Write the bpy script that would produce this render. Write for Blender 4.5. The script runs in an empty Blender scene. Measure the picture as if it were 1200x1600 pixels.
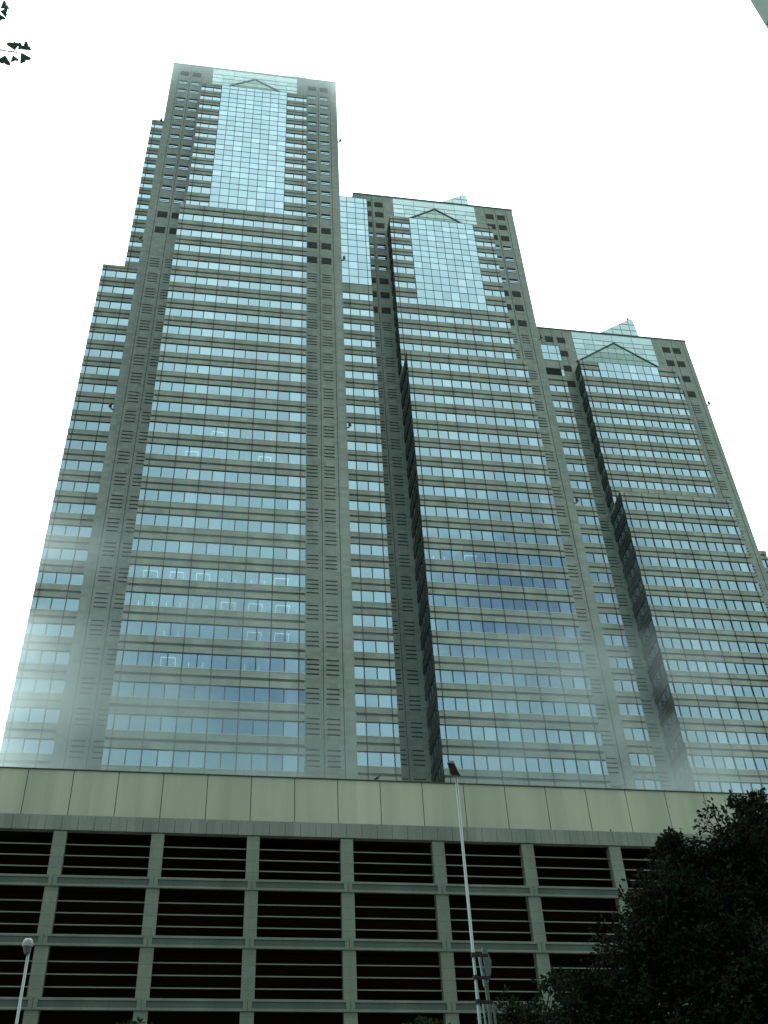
import bpy, math, random
from mathutils import Vector, Matrix

random.seed(7)
sc = bpy.context.scene
COL = sc.collection
R = math.radians

# ------------------------------------------------------------------ camera
cam_d = bpy.data.cameras.new("camera")
cam = bpy.data.objects.new("camera", cam_d)
COL.objects.link(cam)
right = Vector((0.98821629, -0.14674152, -0.04353716))
up = Vector((-0.06778649, -0.67459195, 0.73507189))
fwd = Vector((0.13723539, 0.72345879, 0.67658985))
m = Matrix((right, up, -fwd)).transposed().to_4x4()
m.translation = Vector((0, 0, 1.6))
cam.matrix_world = m
cam_d.sensor_fit = 'AUTO'
cam_d.sensor_width = 36.0
cam_d.lens = 1770.75 / 1600 * 36.0
cam_d.clip_start = 0.1
cam_d.clip_end = 3000
sc.camera = cam

# ------------------------------------------------------------------ light
SUN_EL, SUN_AZ = R(52), R(18)          # high, behind the towers, a little to the right
sun_dir = Vector((math.sin(SUN_AZ) * math.cos(SUN_EL), math.cos(SUN_AZ) * math.cos(SUN_EL), math.sin(SUN_EL)))
world = bpy.data.worlds.new("World")
sc.world = world
world.use_nodes = True
nt = world.node_tree
nt.nodes.clear()
def N(tree, typ, **kw):
    n = tree.nodes.new(typ)
    for k, v in kw.items():
        setattr(n, k, v)
    return n
out = N(nt, 'ShaderNodeOutputWorld')
bg = N(nt, 'ShaderNodeBackground')
bg.inputs['Strength'].default_value = 0.1
sky = N(nt, 'ShaderNodeTexSky')
sky.sky_type = 'NISHITA'
sky.sun_disc = False
sky.sun_elevation = SUN_EL
sky.sun_rotation = SUN_AZ
sky.air_density = 1.0
sky.dust_density = 2.0
tc = N(nt, 'ShaderNodeTexCoord')
# overcast cloud deck: brightest round the hidden sun, thinner and greyer away from it
dot = N(nt, 'ShaderNodeVectorMath', operation='DOT_PRODUCT')
dot.inputs[1].default_value = sun_dir
nt.links.new(tc.outputs['Generated'], dot.inputs[0])
def ramp(f0, f1, t0, t1):
    r_ = N(nt, 'ShaderNodeMapRange')
    r_.inputs['From Min'].default_value = f0; r_.inputs['From Max'].default_value = f1
    r_.inputs['To Min'].default_value = t0; r_.inputs['To Max'].default_value = t1
    nt.links.new(dot.outputs['Value'], r_.inputs['Value'])
    return r_
def plus(a_, b_):
    q_ = N(nt, 'ShaderNodeMath', operation='ADD')
    nt.links.new(a_.outputs[0], q_.inputs[0]); nt.links.new(b_.outputs[0], q_.inputs[1])
    return q_
bright = plus(plus(ramp(-0.35, 0.45, 4.4, 6.4), ramp(0.12, 0.52, 0.0, 6.0)), ramp(0.5, 0.95, 0.0, 14.0))
noise = N(nt, 'ShaderNodeTexNoise')
noise.inputs['Scale'].default_value = 2.6
noise.inputs['Detail'].default_value = 5
noise.inputs['Roughness'].default_value = 0.55
nt.links.new(tc.outputs['Generated'], noise.inputs['Vector'])
# the deck is closed but for two ragged thin places, low in the sky away from the sun
def thin_place(d, r0, r1):
    g_ = N(nt, 'ShaderNodeVectorMath', operation='DISTANCE')
    g_.inputs[1].default_value = Vector(d).normalized()
    nt.links.new(tc.outputs['Generated'], g_.inputs[0])
    w_ = N(nt, 'ShaderNodeMath', operation='MULTIPLY_ADD')
    w_.inputs[1].default_value = 0.22
    nt.links.new(noise.outputs['Fac'], w_.inputs[0])
    nt.links.new(g_.outputs['Value'], w_.inputs[2])
    m_ = N(nt, 'ShaderNodeMapRange', interpolation_type='SMOOTHSTEP')
    m_.inputs['From Min'].default_value = r0 + 0.11
    m_.inputs['From Max'].default_value = r1 + 0.11
    nt.links.new(w_.outputs[0], m_.inputs['Value'])
    return m_
gA = thin_place((0.325, -1.0, 0.80), 0.015, 0.13)
gB = thin_place((0.02, -1.0, 0.66), 0.03, 0.15)
addc = N(nt, 'ShaderNodeMath', operation='MULTIPLY')
nt.links.new(gA.outputs['Result'], addc.inputs[0])
nt.links.new(gB.outputs['Result'], addc.inputs[1])
veil = N(nt, 'ShaderNodeMapRange')
veil.inputs['To Min'].default_value = 0.18
nt.links.new(addc.outputs[0], veil.inputs['Value'])
addc = veil
puff = N(nt, 'ShaderNodeMapRange')
puff.inputs['From Min'].default_value = 0.3
puff.inputs['From Max'].default_value = 0.7
puff.inputs['To Min'].default_value = 0.84
puff.inputs['To Max'].default_value = 1.16
nt.links.new(noise.outputs['Fac'], puff.inputs['Value'])
lum = N(nt, 'ShaderNodeMath', operation='MULTIPLY')
nt.links.new(bright.outputs[0], lum.inputs[0])
nt.links.new(puff.outputs['Result'], lum.inputs[1])
ccol = N(nt, 'ShaderNodeVectorMath', operation='SCALE')
tone = N(nt, 'ShaderNodeMix', data_type='RGBA')
tone.inputs['A'].default_value = (0.68, 0.97, 1.02, 1)
tone.inputs['B'].default_value = (0.815, 1.0, 0.985, 1)
tf = N(nt, 'ShaderNodeMapRange')
tf.inputs['From Min'].default_value = 0.0
tf.inputs['From Max'].default_value = 0.40
nt.links.new(dot.outputs['Value'], tf.inputs['Value'])
nt.links.new(tf.outputs[0], tone.inputs['Factor'])
nt.links.new(tone.outputs['Result'], ccol.inputs[0])
nt.links.new(lum.outputs[0], ccol.inputs['Scale'])
skyt = N(nt, 'ShaderNodeVectorMath', operation='MULTIPLY')
skyt.inputs[1].default_value = (0.80, 0.98, 0.95)
nt.links.new(sky.outputs['Color'], skyt.inputs[0])
mix = N(nt, 'ShaderNodeMix', data_type='RGBA')
nt.links.new(addc.outputs['Result'], mix.inputs['Factor'])
nt.links.new(skyt.outputs[0], mix.inputs['A'])
nt.links.new(ccol.outputs[0], mix.inputs['B'])
nt.links.new(mix.outputs['Result'], bg.inputs['Color'])
nt.links.new(bg.outputs[0], out.inputs['Surface'])

sun_d = bpy.data.lights.new("sun", 'SUN')
sun_d.energy = 0.8
sun_d.angle = R(14)
sun_d.color = (1.0, 0.97, 0.90)
sun = bpy.data.objects.new("sun", sun_d)
COL.objects.link(sun)
sun.location = (0, 60, 300)
sun.rotation_euler = (-sun_dir).to_track_quat('-Z', 'Y').to_euler()

sc.view_settings.view_transform = 'Standard'
sc.view_settings.look = 'None'
sc.view_settings.exposure = 0.35
sc.view_settings.gamma = 1.0
sc.cycles.max_bounces = 6
sc.cycles.volume_bounces = 4
sc.cycles.transparent_max_bounces = 12

# ------------------------------------------------------------------ materials
MATS = {}
def principled(name, col, rough=0.7, spec=0.3, metal=0.0):
    mt = bpy.data.materials.new(name)
    mt.use_nodes = True
    b = mt.node_tree.nodes['Principled BSDF']
    b.inputs['Base Color'].default_value = (*col, 1)
    b.inputs['Roughness'].default_value = rough
    b.inputs['Specular IOR Level'].default_value = spec
    b.inputs['Metallic'].default_value = metal
    MATS[name] = mt
    return mt, mt.node_tree, b

def granite(name, col, tile=(0.95, 0.62), var=0.12, joint=0.75, speck=0.10, rough=0.62, spec=0.3):
    """stone cladding: tiles with faint joints, tone drift per tile, speckle and broad weathering"""
    mt, t, b = principled(name, col, rough, spec)
    geo = N(t, 'ShaderNodeNewGeometry')
    sep = N(t, 'ShaderNodeSeparateXYZ')
    t.links.new(geo.outputs['Position'], sep.inputs[0])
    addxy = N(t, 'ShaderNodeMath', operation='ADD')
    t.links.new(sep.outputs['X'], addxy.inputs[0]); t.links.new(sep.outputs['Y'], addxy.inputs[1])
    com = N(t, 'ShaderNodeCombineXYZ')
    t.links.new(addxy.outputs[0], com.inputs['X']); t.links.new(sep.outputs['Z'], com.inputs['Y'])
    br = N(t, 'ShaderNodeTexBrick')
    br.offset = 0.0
    br.inputs['Scale'].default_value = 1.0
    br.inputs['Brick Width'].default_value = tile[0]
    br.inputs['Row Height'].default_value = tile[1]
    br.inputs['Mortar Size'].default_value = 0.012
    br.inputs['Mortar Smooth'].default_value = 0.2
    br.inputs['Color1'].default_value = (1 - var, 1 - var, 1 - var, 1)
    br.inputs['Color2'].default_value = (1 + var, 1 + var, 1 + var, 1)
    br.inputs['Mortar'].default_value = (joint, joint, joint, 1)
    t.links.new(com.outputs[0], br.inputs['Vector'])
    n1 = N(t, 'ShaderNodeTexNoise'); n1.inputs['Scale'].default_value = 9.0; n1.inputs['Detail'].default_value = 4
    t.links.new(geo.outputs['Position'], n1.inputs['Vector'])
    m1 = N(t, 'ShaderNodeMapRange'); m1.inputs['To Min'].default_value = 1 - speck * 2; m1.inputs['To Max'].default_value = 1 + speck * 2
    t.links.new(n1.outputs['Fac'], m1.inputs['Value'])
    # rain streaks: noise stretched along the height
    mp = N(t, 'ShaderNodeMapping'); mp.inputs['Scale'].default_value = (0.55, 0.55, 0.035)
    t.links.new(geo.outputs['Position'], mp.inputs['Vector'])
    n2 = N(t, 'ShaderNodeTexNoise'); n2.inputs['Scale'].default_value = 1.0; n2.inputs['Detail'].default_value = 5
    t.links.new(mp.outputs[0], n2.inputs['Vector'])
    m2 = N(t, 'ShaderNodeMapRange'); m2.inputs['From Min'].default_value = 0.3; m2.inputs['From Max'].default_value = 0.7
    m2.inputs['To Min'].default_value = 0.82; m2.inputs['To Max'].default_value = 1.12
    t.links.new(n2.outputs['Fac'], m2.inputs['Value'])
    ml = N(t, 'ShaderNodeMath', operation='MULTIPLY')
    t.links.new(m1.outputs[0], ml.inputs[0]); t.links.new(m2.outputs[0], ml.inputs[1])
    base = N(t, 'ShaderNodeVectorMath', operation='MULTIPLY'); base.inputs[1].default_value = col
    t.links.new(br.outputs['Color'], base.inputs[0])
    fin = N(t, 'ShaderNodeVectorMath', operation='SCALE')
    t.links.new(base.outputs[0], fin.inputs[0]); t.links.new(ml.outputs[0], fin.inputs['Scale'])
    t.links.new(fin.outputs[0], b.inputs['Base Color'])
    return mt

def glass(name, tint, refl=0.8, clear=0.0, wav=0.0025):
    """coated office glazing: mirror-like tinted reflection over a dark body; clear>0 lets one look in"""
    mt = bpy.data.materials.new(name)
    mt.use_nodes = True
    t = mt.node_tree
    t.nodes.clear()
    o = N(t, 'ShaderNodeOutputMaterial')
    gl = N(t, 'ShaderNodeBsdfGlossy'); gl.inputs['Roughness'].default_value = 0.03
    gl.inputs['Color'].default_value = (*tint, 1)
    geo = N(t, 'ShaderNodeNewGeometry')
    # each pane has a slightly different coating and tilt
    rn = N(t, 'ShaderNodeMapRange'); rn.inputs['To Min'].default_value = 0.87; rn.inputs['To Max'].default_value = 1.07
    t.links.new(geo.outputs['Random Per Island'], rn.inputs['Value'])
    tn = N(t, 'ShaderNodeVectorMath', operation='SCALE'); tn.inputs[0].default_value = tint
    t.links.new(rn.outputs[0], tn.inputs['Scale']); t.links.new(tn.outputs[0], gl.inputs['Color'])
    nz = N(t, 'ShaderNodeTexNoise'); nz.inputs['Scale'].default_value = 0.8; nz.inputs['Detail'].default_value = 1
    t.links.new(geo.outputs['Position'], nz.inputs['Vector'])
    sub = N(t, 'ShaderNodeVectorMath', operation='SUBTRACT'); sub.inputs[1].default_value = (0.5, 0.5, 0.5)
    t.links.new(nz.outputs['Color'], sub.inputs[0])
    scl = N(t, 'ShaderNodeVectorMath', operation='SCALE'); scl.inputs['Scale'].default_value = wav * 8
    t.links.new(sub.outputs[0], scl.inputs[0])
    ad = N(t, 'ShaderNodeVectorMath', operation='ADD')
    t.links.new(geo.outputs['Normal'], ad.inputs[0]); t.links.new(scl.outputs[0], ad.inputs[1])
    nm = N(t, 'ShaderNodeVectorMath', operation='NORMALIZE')
    t.links.new(ad.outputs[0], nm.inputs[0]); t.links.new(nm.outputs[0], gl.inputs['Normal'])
    mx = N(t, 'ShaderNodeMixShader'); mx.inputs[0].default_value = refl
    if clear > 0:
        tr = N(t, 'ShaderNodeBsdfTransparent'); tr.inputs['Color'].default_value = (0.72, 0.86, 0.84, 1)
        t.links.new(tr.outputs[0], mx.inputs[1])
    else:
        df = N(t, 'ShaderNodeBsdfDiffuse'); df.inputs['Color'].default_value = (0.04, 0.055, 0.055, 1)
        bl = N(t, 'ShaderNodeValToRGB')          # a blind drawn behind some panes
        bl.color_ramp.interpolation = 'CONSTANT'
        bl.color_ramp.elements[0].color = (0.03, 0.045, 0.045, 1)
        bl.color_ramp.elements[1].position = 0.80; bl.color_ramp.elements[1].color = (0.16, 0.18, 0.165, 1)
        e2 = bl.color_ramp.elements.new(0.92); e2.color = (0.34, 0.36, 0.32, 1)
        t.links.new(geo.outputs['Random Per Island'], bl.inputs['Fac']); t.links.new(bl.outputs['Color'], df.inputs['Color'])
        t.links.new(df.outputs[0], mx.inputs[1])
    t.links.new(gl.outputs[0], mx.inputs[2])
    t.links.new(mx.outputs[0], o.inputs['Surface'])
    MATS[name] = mt
    return mt

granite('tower_granite', (0.31, 0.345, 0.29))
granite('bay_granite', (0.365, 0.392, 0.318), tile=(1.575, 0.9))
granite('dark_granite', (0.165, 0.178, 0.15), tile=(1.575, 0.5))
granite('shaded_side_granite', (0.085, 0.09, 0.08), tile=(1.575, 0.5))  # same stone darkened: shade of the left side faces put into the colour
granite('pale_panel', (0.475, 0.475, 0.345), tile=(2.885, 6.0), var=0.055, joint=0.97, speck=0.03)
granite('cornice_granite', (0.23, 0.242, 0.21), tile=(0.965, 3.0), var=0.10)
granite('pillar_granite', (0.205, 0.228, 0.178), tile=(3.0, 0.698), var=0.06, joint=0.6)
granite('spandrel_granite', (0.185, 0.207, 0.165), tile=(1.44, 2.0), var=0.05)
granite('spandrel_inset', (0.08, 0.105, 0.09), tile=(1.44, 2.0), var=0.06)
granite('neighbour_cladding', (0.26, 0.33, 0.28), tile=(1.8, 1.2), var=0.06, joint=0.4)
glass('office_glass', (0.60, 0.795, 0.895), 0.74)
glass('lit_office_glass', (0.60, 0.795, 0.895), 0.76, clear=0.22)
glass('crown_glass', (0.62, 0.78, 0.79), 0.72)
glass('gable_glass', (0.52, 0.70, 0.65), 0.50)
principled('mullion', (0.035, 0.05, 0.045), 0.45)
principled('rail', (0.045, 0.035, 0.028), 0.5)
principled('sill', (0.62, 0.70, 0.68), 0.35, 0.5)
principled('crown_mullion', (0.34, 0.44, 0.42), 0.4)
principled('louvre_dark', (0.012, 0.013, 0.012), 0.8)
principled('louvre_slat', (0.20, 0.20, 0.17), 0.6)
principled('vent_glass', (0.10, 0.14, 0.14), 0.15, 0.6)
principled('coping', (0.06, 0.068, 0.06), 0.5)
principled('void_black', (0.016, 0.009, 0.007), 0.9, 0.05)  # shade inside the louvre openings put into the colour
principled('blade', (0.23, 0.245, 0.19), 0.5)
principled('galvanised', (0.25, 0.29, 0.285), 0.45, 0.5, 0.5)
principled('strap', (0.02, 0.02, 0.018), 0.6)
principled('lamp_housing', (0.10, 0.095, 0.09), 0.5)
principled('lamp_lens', (0.05, 0.03, 0.026), 0.25, 0.5)
principled('globe', (0.36, 0.36, 0.38), 0.3, 0.5)
principled('aged_steel', (0.13, 0.145, 0.13), 0.55, 0.4, 0.3)
principled('feather', (0.012, 0.012, 0.013), 0.5)
principled('signal_red', (0.06, 0.02, 0.018), 0.4)
principled('mast_steel', (0.09, 0.115, 0.11), 0.5)
mt, t, b = principled('tube', (1, 1, 1), 0.4)
b.inputs['Emission Color'].default_value = (0.93, 1.0, 0.92, 1)
b.inputs['Emission Strength'].default_value = 1.35
mt, t, b = principled('asphalt', (0.05, 0.05, 0.05), 0.9)
nz = N(t, 'ShaderNodeTexNoise'); nz.inputs['Scale'].default_value = 40
rp = N(t, 'ShaderNodeMapRange'); rp.inputs['To Min'].default_value = 0.03; rp.inputs['To Max'].default_value = 0.075
t.links.new(nz.outputs['Fac'], rp.inputs['Value']); t.links.new(rp.outputs[0], b.inputs['Base Color'])
granite('paving', (0.22, 0.21, 0.20), tile=(0.6, 0.6), var=0.12)
mt, t, b = principled('bark', (0.02, 0.017, 0.014), 0.9, 0.05)
nz = N(t, 'ShaderNodeTexNoise'); nz.inputs['Scale'].default_value = 14; nz.inputs['Detail'].default_value = 6
rp = N(t, 'ShaderNodeMix', data_type='RGBA')
rp.inputs['A'].default_value = (0.007, 0.006, 0.005, 1); rp.inputs['B'].default_value = (0.024, 0.020, 0.017, 1)
t.links.new(nz.outputs['Fac'], rp.inputs['Factor']); t.links.new(rp.outputs['Result'], b.inputs['Base Color'])

def leaf_mat(name, c1, c2, c3):
    mt, t, b = principled(name, c1, 0.7, 0.06)
    geo = N(t, 'ShaderNodeNewGeometry')
    cr = N(t, 'ShaderNodeValToRGB')
    e = cr.color_ramp.elements
    e[0].position = 0.0; e[0].color = (*c1, 1)
    e[1].position = 0.62; e[1].color = (*c2, 1)
    x = cr.color_ramp.elements.new(0.93); x.color = (*c3, 1)
    t.links.new(geo.outputs['Random Per Island'], cr.inputs['Fac'])
    t.links.new(cr.outputs['Color'], b.inputs['Base Color'])
    tl = N(t, 'ShaderNodeBsdfTranslucent')
    t.links.new(cr.outputs['Color'], tl.inputs['Color'])
    mx = N(t, 'ShaderNodeMixShader'); mx.inputs[0].default_value = 0.22
    o = t.nodes['Material Output']
    t.links.new(b.outputs[0], mx.inputs[1]); t.links.new(tl.outputs[0], mx.inputs[2])
    t.links.new(mx.outputs[0], o.inputs['Surface'])
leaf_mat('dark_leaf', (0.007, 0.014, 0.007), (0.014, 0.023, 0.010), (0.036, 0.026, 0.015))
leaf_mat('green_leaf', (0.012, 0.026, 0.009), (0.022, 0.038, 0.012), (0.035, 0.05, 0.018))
leaf_mat('ginkgo_leaf', (0.035, 0.075, 0.05), (0.05, 0.09, 0.06), (0.06, 0.10, 0.06))

# ------------------------------------------------------------------ mesh helpers
class MB:
    def __init__(s):
        s.v, s.f, s.mi, s.mats = [], [], [], []
    def mat(s, name):
        if name not in s.mats:
            s.mats.append(name)
        return s.mats.index(name)
    def box(s, x0, x1, y0, y1, z0, z1, mat, left=None):
        i = len(s.v); k = s.mat(mat)
        s.v += [(x0, y0, z0), (x1, y0, z0), (x1, y1, z0), (x0, y1, z0), (x0, y0, z1), (x1, y0, z1), (x1, y1, z1), (x0, y1, z1)]
        s.f += [(i, i+3, i+2, i+1), (i+4, i+5, i+6, i+7), (i, i+1, i+5, i+4), (i+1, i+2, i+6, i+5), (i+2, i+3, i+7, i+6), (i+3, i, i+4, i+7)]
        s.mi += [k] * 5 + [k if left is None else s.mat(left)]
    def poly(s, pts, mat):
        i = len(s.v); s.v += [tuple(p) for p in pts]
        s.f.append(tuple(range(i, i + len(pts)))); s.mi.append(s.mat(mat))
    def pane(s, x0, x1, y, z0, z1, mat, tilt=0.006):
        """one glass pane facing -Y, each set a hair out of true"""
        a = random.uniform(-tilt, tilt); c = random.uniform(-tilt, tilt)
        s.poly([(x0, y + a, z0), (x1, y - a, z0), (x1, y - a + c, z1), (x0, y + a + c, z1)], mat)
    def tube(s, p0, p1, r0, r1, mat, n=8, caps=True):
        p0, p1 = Vector(p0), Vector(p1)
        d = (p1 - p0).normalized()
        a = d.orthogonal().normalized(); b_ = d.cross(a)
        i = len(s.v); k = s.mat(mat)
        for p, r in ((p0, r0), (p1, r1)):
            for j in range(n):
                an = 2 * math.pi * j / n
                s.v.append(tuple(p + (a * math.cos(an) + b_ * math.sin(an)) * r))
        for j in range(n):
            s.f.append((i + j, i + (j + 1) % n, i + n + (j + 1) % n, i + n + j)); s.mi.append(k)
        if caps:
            s.f.append(tuple(i + j for j in reversed(range(n)))); s.mi.append(k)
            s.f.append(tuple(i + n + j for j in range(n))); s.mi.append(k)
    def chain(s, pts, rad, mat, n=7):
        """one continuous tapered tube through several points"""
        k = s.mat(mat); i0 = len(s.v)
        for q, (p, r) in enumerate(zip(pts, rad)):
            p = Vector(p)
            d = (Vector(pts[min(q + 1, len(pts) - 1)]) - Vector(pts[max(q - 1, 0)])).normalized()
            a = d.cross(Vector((0.31, 0.92, 0.23))).normalized(); b_ = d.cross(a)
            for j in range(n):
                an = 2 * math.pi * j / n
                s.v.append(tuple(p + (a * math.cos(an) + b_ * math.sin(an)) * r))
        for q in range(len(pts) - 1):
            for j in range(n):
                i = i0 + q * n
                s.f.append((i + j, i + (j + 1) % n, i + n + (j + 1) % n, i + n + j)); s.mi.append(k)
        e = i0 + (len(pts) - 1) * n
        s.f.append(tuple(i0 + j for j in reversed(range(n)))); s.mi.append(k)
        s.f.append(tuple(e + j for j in range(n))); s.mi.append(k)
    def build(s, name, parent=None, smooth=False, loc=None):
        me = bpy.data.meshes.new(name)
        if loc is not None:
            s.v = [(x - loc[0], y - loc[1], z - loc[2]) for x, y, z in s.v]
        me.from_pydata(s.v, [], s.f)
        for n_ in s.mats:
            me.materials.append(MATS[n_])
        me.polygons.foreach_set('material_index', s.mi)
        if smooth:
            me.polygons.foreach_set('use_smooth', [True] * len(me.polygons))
        me.update()
        o = bpy.data.objects.new(name, me)
        COL.objects.link(o)
        if loc is not None:
            o.location = loc
        if parent is not None:
            o.parent = parent
        return o

def thing(name, label, cat, group=None):
    o = bpy.data.objects.new(name, None)
    COL.objects.link(o)
    o.empty_display_size = 1.0
    return tag(o, label, cat, group)
def tag(o, label, cat, group=None):
    o['label'] = label; o['category'] = cat
    if group: o['group'] = group
    return o
def dup(o, loc, parent):
    c = o.copy(); COL.objects.link(c); c.location = loc; c.parent = parent
    for ch in list(o.children):
        d = ch.copy(); COL.objects.link(d); d.parent = c
    return c

# ------------------------------------------------------------------ setting
g = MB(); g.box(-900, 900, -700, 1100, -1.0, 0.0, 'paving'); o = g.build('ground'); o['kind'] = 'structure'
g = MB(); g.box(-400, 400, 24, 38, -0.3, 0.004, 'asphalt'); o = g.build('road'); o['kind'] = 'structure'
g = MB(); g.box(-400, 400, 11.5, 23.7, -0.2, 0.14, 'paving'); o = g.build('pavement'); o['kind'] = 'structure'
g = MB(); g.box(-400, 400, 23.7, 24.0, -0.2, 0.15, 'cornice_granite'); o = g.build('kerb'); o['kind'] = 'structure'

# ------------------------------------------------------------------ towers
def storeys(parent, x0, x1, yf, yb, ztop, zbot, floors, sides=(True, True), npane=12, small=0.65, pane=None, partname='ribbon_window',
            wallname='bay_wall', zone=None, lit=(), top_floor_open=True, skip=()):
    """a stack of storeys: stone bands right through the depth, a ribbon window in each gap.
    floors: [(window top z, window height)] rising; zone: (first pane, last pane, z0) is glazed over by the curtain wall above z0"""
    w = MB()
    xs = [x0]
    if sides[0]: xs.append(x0 + small)
    inner0 = xs[-1]; inner1 = x1 - (small if sides[1] else 0)
    pw = (inner1 - inner0) / npane
    for k in range(1, npane): xs.append(inner0 + pw * k)
    if sides[1]: xs.append(inner1)
    xs.append(x1)
    # stone bands
    prev = zbot
    edges = [(zbot, floors[0][0] - floors[0][1])]
    for (a, h), (a2, h2) in zip(floors[:-1], floors[1:]):
        edges.append((a, a2 - h2))
    edges.append((floors[-1][0], ztop))
    for q, (za, zb) in enumerate(edges):
        if zb - za < 0.05: continue
        hgt = zb - za
        if q in (0,) or hgt < 1.0:
            w.box(x0, x1, yf, yb, za, zb, 'bay_granite'); continue
        g0, g1 = za + hgt * 0.395, za + hgt * 0.585
        w.box(x0, x1, yf, yb, za, g0, 'bay_granite', 'shaded_side_granite')
        w.box(x0 + 0.16, x1 - 0.16, yf + 0.16, yb - 0.01, g0, g1, 'dark_granite', 'shaded_side_granite')
        w.box(x0, x1, yf, yb, g1, zb, 'bay_granite', 'shaded_side_granite')
    # gondola guide rails at every second pane
    nrail = range(0, npane + 1, 2)
    off = 0 if sides[0] else 1
    for k in nrail:
        xr = inner0 + pw * ((npane - k) if not sides[0] else k)
        if x0 + 0.1 < xr < x1 - 0.1:
            w.box(xr - 0.038, xr + 0.038, yf - 0.06, yf + 0.13, zbot, ztop - 0.15, 'rail')
    w.build(wallname, parent)
    # windows
    for q, (zt, h) in enumerate(floors):
        if q in skip: continue
        zb = zt - h
        gm = 'lit_office_glass' if q in lit else 'office_glass'
        spans = [(0, len(xs) - 1)]
        if zone and zt > zone[2]:
            spans = [(0, zone[0]), (zone[1], len(xs) - 1)]
        for a, c in spans:
            if a == c: continue
            m_ = MB(); fr = MB(); sl = MB()
            yg = yf + 0.13
            for k in range(a, c):
                m_.pane(xs[k], xs[k + 1], yg, zb + 0.05, zt, gm)
            for k in range(a, c + 1):
                if k in (0, len(xs) - 1): continue
                fr.box(xs[k] - 0.058, xs[k] + 0.058, yf + 0.03, yg + 0.05, zb + 0.05, zt - 0.10, 'mullion')
            fr.box(xs[a] + 0.02, xs[c] - 0.02, yf + 0.03, yg + 0.04, zt - 0.06, zt - 0.005, 'mullion')
            sl.box(xs[a] - (0.04 if a == 0 and sides[0] else -0.02), xs[c] + (0.04 if c == len(xs) - 1 and sides[1] else -0.02), yf - 0.04, yg + 0.04, zb - 0.02, zb + 0.06, 'sill')
            if a == 0 and sides[0]:
                m_.poly([(x0 + 0.13, yb, zb + .05), (x0 + 0.13, yg, zb + .05), (x0 + 0.13, yg, zt), (x0 + 0.13, yb, zt)], 'office_glass')
                yy = yf + small
                while yy < yb - 0.2:
                    fr.box(x0 + 0.05, x0 + 0.15, yy - 0.05, yy + 0.05, zb + .06, zt - .01, 'mullion'); yy += 1.575
                fr.box(x0 + 0.045, x0 + 0.14, yg + 0.05, yb - 0.02, zt - 0.09, zt - 0.006, 'mullion')
            if c == len(xs) - 1 and sides[1]:
                m_.poly([(x1 - 0.13, yg, zb + .05), (x1 - 0.13, yb, zb + .05), (x1 - 0.13, yb, zt), (x1 - 0.13, yg, zt)], 'office_glass')
            wo = m_.build(partname, parent); fr.build('frame', wo); sl.build('sill', wo)
    return xs

def curtain(parent, xs, a, c, y, zlines, name='curtain_wall'):
    """one sheet of glazing panes with its grid of mullions"""
    m_ = MB(); fr = MB()
    for z0, z1 in zip(zlines[:-1], zlines[1:]):
        for k in range(a, c):
            m_.pane(xs[k], xs[k + 1], y, z0, z1, 'office_glass', 0.005)
    for z in zlines:
        fr.box(xs[a] - 0.03, xs[c] + 0.03, y - 0.03, y + 0.01, z - 0.05, z + 0.05, 'mullion')
    for k in range(a, c + 1):
        fr.box(xs[k] - 0.048, xs[k] + 0.048, y - 0.027, y + 0.01, zlines[0], zlines[-1], 'mullion')
    o = m_.build(name, parent); fr.build('frame', o)
    return o

def vent_proto(kind):
    m_ = MB()
    if kind == 'slot_vent':
        for k in range(4):
            m_.box(-0.74, 0.74, -0.02, 0.05, -0.67 * k - 0.17, -0.67 * k, 'louvre_dark')
    elif kind == 'louvre_vent':
        m_.box(-0.82, 0.82, -0.02, 0.05, -1.72, 0, 'louvre_dark')
        for k in range(1, 5):
            m_.box(-0.80, 0.80, -0.055, -0.02, -0.36 * k - 0.03, -0.36 * k + 0.03, 'louvre_slat')
    else:
        m_.box(-0.82, 0.82, -0.02, 0.05, -0.52, 0, 'louvre_dark')
        m_.box(-0.80, 0.80, -0.012, 0.05, -1.50, -0.52, 'louvre_dark')
        for z in (-0.66, -1.12):
            m_.poly([(-0.78, -0.03, z - 0.20), (0.78, -0.03, z - 0.20), (0.78, -0.03, z), (-0.78, -0.03, z)], 'office_glass')
    o = m_.build(kind)
    return o
VENTS = {}

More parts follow.
